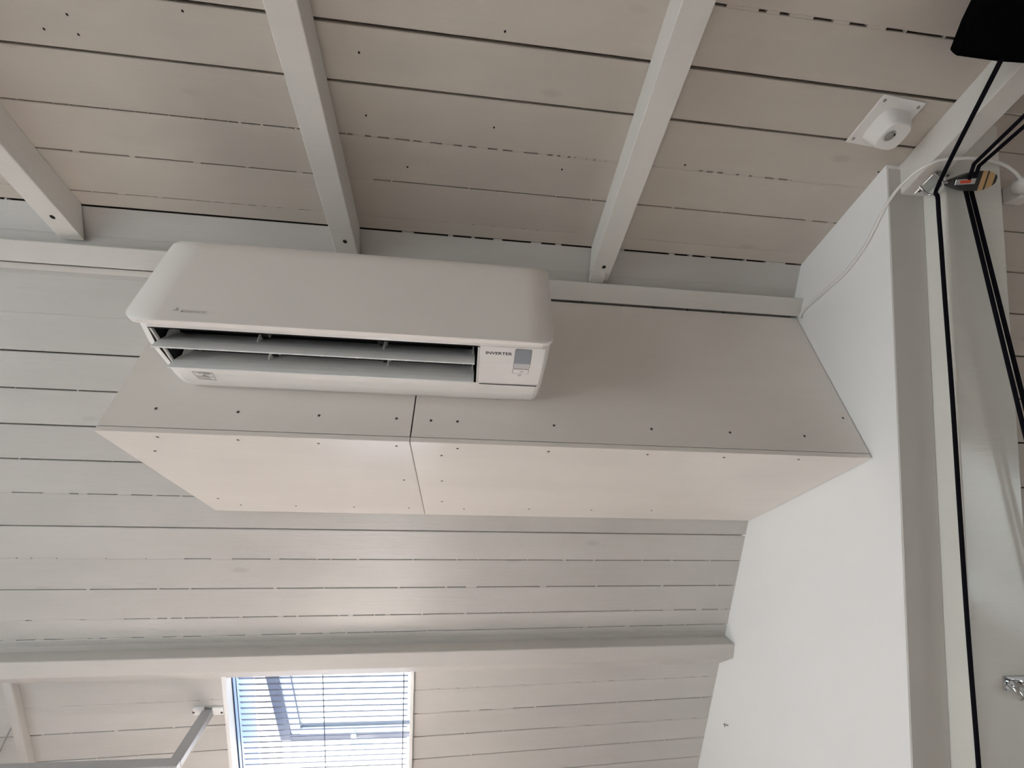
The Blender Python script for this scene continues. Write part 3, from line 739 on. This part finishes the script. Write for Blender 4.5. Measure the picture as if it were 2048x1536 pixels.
pv = (-TN * .8 + EX).normalized(); pp = cp[-1] - pv * .004
obj('plug_body', MB().lathe(pp, pv, [(.006, 0), (.010, .008), (.016, .014), (.0175, .036), (.0165, .045)], 16), 'white_plastic', pg)
sk = pp + pv * .046; so2 = (sk - T0).dot(TN)
tag(obj('wall_socket', MB().frame(sk - TN * (so2 / 2 + .001) + EX * .030, EX, TD, TN, .024, .022, max(so2 / 2 - .001, .006)).bevelled(.003, 2), 'white_plastic'), 'white socket on the steep boards that takes the cable plug', 'socket')
# eye plate under the joist
ep = thing('eye_plate', 'galvanised eye plate with wire loop screwed under the joist', 'bracket', tuple(onZ(1865, 368, JB)))
e1, e2 = onZ(1841, 378, JB), onZ(1893, 352, JB)
ec = onZ(1866, 366, JB)
obj('plate', MB().frame(ec - EZ * .0012, EX, EY, EZ, .0235, .030, .0012).bevelled(.0008, 1), 'steel', ep)
for a in (-1, 1):
    for b in (-1, 1): obj('screw', MB().lathe(ec + EX * (.016 * a) + EY * (.022 * b) - EZ * .0024, -EZ, [(.0035, 0), (.0028, .0010), (.001, .0012)], 10), 'screw', ep)
EYEP = onZ(1884, 364, JB - .032)
lp_ = bez([onZ(1838, 372, JB - .003), onZ(1846, 380, JB - .012), onZ(1858, 389, JB - .022), onZ(1870, 386, JB - .030), onZ(1881, 372, JB - .034), onZ(1884, 361, JB - .031), onZ(1874, 352, JB - .016), onZ(1866, 346, JB - .003)], 6)
obj('wire_loop', MB().tube(lp_, .0026, 10), 'chrome', ep)
# pulley block pulled towards the ropes
bn = onZ(1893, 366, JB - .034); bt2 = onZ(1984, 360, JB - .050)
bd = (bt2 - bn).normalized(); bl_ = (bt2 - bn).length
vd = ((bn + bt2) / 2).normalized(); bs = bd.cross(vd).normalized(); bf = bs.cross(bd).normalized()   # bs across, bf towards viewer
if bf.dot(vd) > 0: bf = -bf
pb = thing('pulley_block', 'black and tan double pulley block hanging from the eye plate', 'pulley', tuple((bn + bt2) / 2))
def outline(t):           # half width along the block
    return .0050 + .0165 * math.sin(min(t / .62, 1) * math.pi / 2) ** 1.2 if t < .62 else .0215 * math.sqrt(max(1 - ((t - .62) / .40) ** 2, 0))
def lens_mb(t0, t1, o0, o1, k=14, sc_=1.0):
    up_ = []; dn = []
    for i in range(k + 1):
        t = t0 + (t1 - t0) * i / k; hw = outline(t) * sc_; c = bn + bd * (bl_ * t); up_.append(c + bs * hw); dn.append(c - bs * hw)
    loop = up_ + dn[::-1]; n = len(loop); mb = MB()
    mb.add([p + bf * o0 for p in loop] + [p + bf * o1 for p in loop], [tuple(range(n)), tuple(reversed(range(n, 2 * n)))] + [(i, (i + 1) % n, n + (i + 1) % n, n + i) for i in range(n)])
    return mb
obj('cheek', lens_mb(.02, .60, -.013, .013).bevelled(.003, 2), 'block_black', pb)
obj('cheek', lens_mb(.56, .66, -.012, .0125), 'block_black', pb)
obj('sheave', lens_mb(.60, .78, -.010, .0120), 'block_tan', pb)
obj('cheek', lens_mb(.775, .805, -.012, .0125, 6, 1.03), 'block_black', pb)
obj('sheave', lens_mb(.80, .97, -.010, .0115), 'block_tan', pb)
obj('cheek', lens_mb(.955, 1.01, -.012, .0125, 8, 1.05), 'block_black', pb)
lab = MB().frame(bn + bd * (bl_ * .33) + bf * .0134, bd, bs, bf, bl_ * .22, .0060, .0005); obj('label_plate', lab.bevelled(.0003, 1), 'steel', pb)
obj('label_print', MB().frame(bn + bd * (bl_ * .33) + bf * .0142, bd, bs, bf, bl_ * .115, .0034, .0003), 'block_red', pb)
obj('shackle', MB().tube(bez([EYEP, EYEP.lerp(bn, .5) + EZ * .002, bn + bd * .006], 5), .0030, 8), 'steel', pb)
# ropes
rA = [onZ(2003, 118, JB - .035), EYEP + Vector((-.006, 0, 0))]
rA += [onP(1876, 400, st(0, 0, .072), TN)]
for x, y in ((1883, 500), (1890, 600), (1905, 800), (1918, 1000), (1935, 1250), (1958, 1540), (1975, 1750), (2010, 2300)): rA.append(onP(x, y, st(0, 0, .062), TN))
tag(obj('black_rope', MB().tube(bez(rA, 6), .0042, 8), 'rope'), 'single black rope through the eye plate down along the sloping post', 'rope', 'black ropes at the right')
for i, (top, bot, q) in enumerate((((2052, 228), (2050, 868), (1948, 328)), ((2056, 246), (2062, 858), (1958, 332)))):
    pts = [onZ(top[0], top[1], JB - .048) + (onZ(top[0], top[1], JB - .048) - onZ(q[0], q[1], JB - .047)) * 9, onZ(top[0], top[1], JB - .048), onZ(q[0], q[1], JB - .047), onZ(1931 + 11 * i, 380, JB - .047)]
    d2 = onP(bot[0], bot[1], st(0, 0, .085), TN); d1 = onP((1931 + 11 * i) * .5 + bot[0] * .5, 380 * .5 + bot[1] * .5, st(0, 0, .085), TN)
    pts += [d1, d2, d2 + (d2 - d1) * 4.2]
    mb = MB().tube(pts[:3], .0040, 8).tube(pts[3:], .0042, 8).tube([pts[2], (pts[2] + pts[3]) / 2, pts[3]], .0038, 8)
    tag(obj('black_rope', mb, 'rope'), ['left one of the two parallel black ropes through the pulley', 'right one of the two parallel black ropes through the pulley'][i], 'rope', 'black ropes at the right')
# black fabric
fp = [onZ(1913, 112, JB - .03), onZ(2000, 124, JB - .03), onZ(2120, 132, JB - .03), onZ(2200, -60, JB - .03), onZ(2010, -110, JB - .03), onZ(1968, -10, JB - .03), onZ(1938, 50, JB - .03)]
fm = MB(); n = len(fp); cf = sum(fp, Vector()) / n
lo = [cf + (p - cf) * .985 for p in fp]; mid = [p + EZ * .012 for p in fp]; hi = [cf + (p - cf) * .97 + EZ * .028 for p in fp]
hi = [Vector((p.x, p.y, p.z)) for p in hi]
fm.add(fp + mid + hi, [tuple(range(n)), tuple(reversed(range(2 * n, 3 * n)))] + [(r0 * n + i, r0 * n + (i + 1) % n, (r0 + 1) * n + (i + 1) % n, (r0 + 1) * n + i) for r0 in (0, 1) for i in range(n)])
tag(obj('black_fabric', fm.bevelled(.003, 2, 30), 'fabric'), 'black fabric hanging below the ceiling in the top right corner', 'fabric')
# hook on the sloping post
hk = thing('rope_hook', 'chromed hook plate on the sloping post at the right picture edge', 'hook', tuple(onP(2035, 1380, st(0, 0, .053), TN)))
hc = onP(2034, 1366, st(0, 0, .054), TN)
obj('plate', MB().frame(hc, EX, TD, TN, .034, .015, .0012).bevelled(.001, 1), 'chrome', hk)
obj('plate_screw', MB().lathe(hc + EX * .004 + TN * .001, TN, [(.004, 0), (.003, .0012), (.001, .0014)], 10), 'screw', hk)
for dx_, ln in ((-.024, .026), (.012, .034)):
    a = hc + EX * dx_
    obj('prong', MB().tube(bez([a + TN * .002, a + TN * .014 + TD * .006, a + TN * .017 + TD * (ln * .7) + EX * .008, a + TN * .012 + TD * ln + EX * .012], 6), [.0055] * 6 + [.005] * 6 + [.004] * 6 + [.003], 10), 'chrome', hk)
obj('cross_bar', MB().tube([hc + TN * .012 - EX * .03 + TD * -.008, hc + TN * .012 + EX * .03 + TD * .010], .004, 8), 'chrome', hk)
# bent nail on the partition
nl = MB(); a = onX(1448, 1449, XW - .0015); b = onX(1456, 1451, XW - .012)
nl.tube([a, b], .0013, 6); nl.tube([onX(1448, 1447, XW - .002), onX(1450, 1454, XW - .003)], .0011, 6)
tag(obj('bent_nail', nl, 'screw'), 'small dark nail stuck in the white partition wall', 'nail')

# ================================================================== ROOF WINDOW, BLIND
wn = thing('window_1', None, None, tuple(sl((WX0 + WX1) / 2, WS1, 0)), kind='structure'); wn['label'] = 'bright roof window below the purlin, its sash tilted open'
RV = .15
def lin(x0, x1, s0, s1, o0, o1, name, mat, par=wn): mb = MB(); slab(mb, x0, x1, s0, s1, o0, o1); return obj(name, mb, mat, par)
lin(WX0 - .012, WX0, WS0, WS1, -RV, .016, 'lining_board', 'frame_white')
lin(WX0, WX0 + .003, WS0, WS1, -RV, -.022, 'sky_tint_face', 'lining')  # thin sheet that carries the painted sky tint
lin(WX1, WX1 + .012, WS0, WS1, -RV, .016, 'lining_board', 'frame_white')
lin(WX0, WX1, WS1, WS1 + .012, -RV, .010, 'lining_board', 'frame_white')
lin(WX0, WX1, WS0 - .012, WS0, -RV, -.004, 'lining_board', 'frame_white')
HY, HZ = sl(0, 1.40, -.07).y, sl(0, 1.40, -.07).z
sa = R(-31.8); DD = Vector((0, math.cos(sa), math.sin(sa))); DN = Vector((0, math.sin(sa), -math.cos(sa)))   # along the sash, towards the room
H0 = Vector((0, HY, HZ))
def on_sash(x, y): return onP(x, y, H0, DN)
q = on_sash(575, 1470); sL = (q - H0).dot(DD); ql = on_sash(555, 1400).x
sxl = ql - .012; sxr = WX1 - .012
def sbox(x0, x1, a, b, o0, o1):
    c = H0 + DD * ((a + b) / 2) + DN * ((o0 + o1) / 2) + EX * ((x0 + x1) / 2)
    return MB().frame(c, EX, DD, DN, (x1 - x0) / 2, (b - a) / 2, abs(o1 - o0) / 2)
sh = obj('sash', sbox(sxl, sxl + .045, .02, sL, -.02, .02).frame(H0 + DD * (sL - .012) + EX * ((sxl + sxr) / 2 + .02), EX, DD, DN, (sxr - sxl) / 2 - .022, .014, .02), 'sash', wn)
obj('sash_rim', sbox(sxl + .045, sxl + .085, .02, sL - .026, -.018, .012).frame(H0 + DD * (sL - .047) + EX * ((sxl + sxr) / 2 + .04), EX, DD, DN, (sxr - sxl) / 2 - .042, .02, .015), 'sash_white', sh)
obj('pane', sbox(sxl + .085, sxr, .02, sL - .066, -.004, .0), 'glass', sh)
obj('glazing_bead', sbox(sxl + .083, sxl + .090, .02, sL - .064, -.002, .008).frame(H0 + DD * (sL - .067) + EX * ((sxl + sxr) / 2 + .045), EX, DD, DN, (sxr - sxl) / 2 - .045, .004, .006), 'sash', sh)
hp_ = on_sash(712, 1462)
hd = obj('handle', MB().frame(H0 + DD * (sL - .03) + EX * hp_.x + DN * .03, EX, DD, DN, .010, .026, .008).bevelled(.003, 2), 'sash_white', sh)
hd2 = MB().frame(H0 + DD * (sL - .004) + EX * (hp_.x + .034) + DN * .042, EX, DD, DN, .048, .009, .006).bevelled(.003, 2)
obj('handle', hd2, 'sash_white', sh)
# blind
bd_ = thing('venetian_blind', 'thin open venetian blind in front of the roof window', 'blind', tuple(sl((WX0 + WX1) / 2, WS1 - .03, -.035)))
slm = mesh_of('slat', MB().box((-(WX1 - WX0 - .03) / 2, -.0085, -.0003), ((WX1 - WX0 - .03) / 2, .0085, .0003)), Vector()); slm.materials.append(M['slat'])
cxm = (WX0 + WX1) / 2
for k in range(30):
    s = 1.545 + .0268 * k
    if s > WS1 - .03: break
    p = sl(cxm, s, -.034); vdir = p.copy(); vdir.x = 0; vdir.normalize(); tl_ = R(-18)
    ey = Vector((0, math.cos(tl_), math.sin(tl_))); place('slat', slm, bd_, p, (EX, ey, EX.cross(ey)))
for xx in (WX0 + .012, -.495, WX1 - .03):
    obj('cord', MB().tube([sl(xx, WS0 + .01, -.024), sl(xx, WS1 - .03, -.024)], .0018, 6), 'cord', bd_)
obj('head_rail', MB().frame(sl(cxm, WS0 + .02, -.03), EX, SD, SN, (WX1 - WX0) / 2 - .01, .014, .012), 'frame_white', bd_)

# ================================================================== RAIL, BATTEN AND CABLE AT THE LOWER LEFT
bp0 = onP(418, 1422, S0, SN)
rl = thing('wall_rail', 'grey metal rail on a square arm beside the roof window', 'rail', tuple(bp0))
for x in (400, 438):
    c = onP(x, 1419, S0, SN)
    obj('mounting_foot', MB().frame(c + SN * .004, EX, SD, SN, .019, .016, .004).bevelled(.002, 2), 'frame_white', rl)
    cs = onP(390 if x == 400 else 446, 1421, S0, SN)
    obj('screw', MB().lathe(cs + SN * .008, SN, [(.0045, 0), (.0035, .001), (.001, .0012)], 10), 'screw', rl)
AL = .172
obj('arm', MB().frame(bp0 + SN * (AL / 2 + .003), EX, SD, SN, .018, .013, AL / 2).bevelled(.0015, 1), 'rail', rl)
be = bp0 + SN * (AL + .006)
obj('bar', MB().frame(be + Vector((-.60, 0, 0)), EX, SD, SN, .60 + .016, .014, .014).bevelled(.002, 1), 'rail', rl)
vb = MB(); xv = onP(44, 1440, S0, SN).x
slab(vb, xv - .015, xv + .015, 1.50, slope_len - .02, -.002, .022); vb.bevelled(.004, 2)
tag(obj('vertical_batten', vb, 'slope_beam'), 'white batten running down the slope at the bottom left corner', 'batten')
k1 = [onP(x, y, sl(0, 0, .006), SN) for x, y in ((18, 1340), (22, 1372), (27, 1410), (31, 1440), (37, 1480), (45, 1540), (50, 1570))]
k2 = [onP(x, y, sl(0, 0, .006), SN) for x, y in ((31, 1440), (18, 1465), (0, 1502), (-20, 1540))]
tag(obj('thin_cable', MB().tube(bez(k1, 5), .0024, 6).tube(bez(k2, 5), .0022, 6), 'print_mid'), 'thin grey forked cable at the bottom left corner', 'cable')
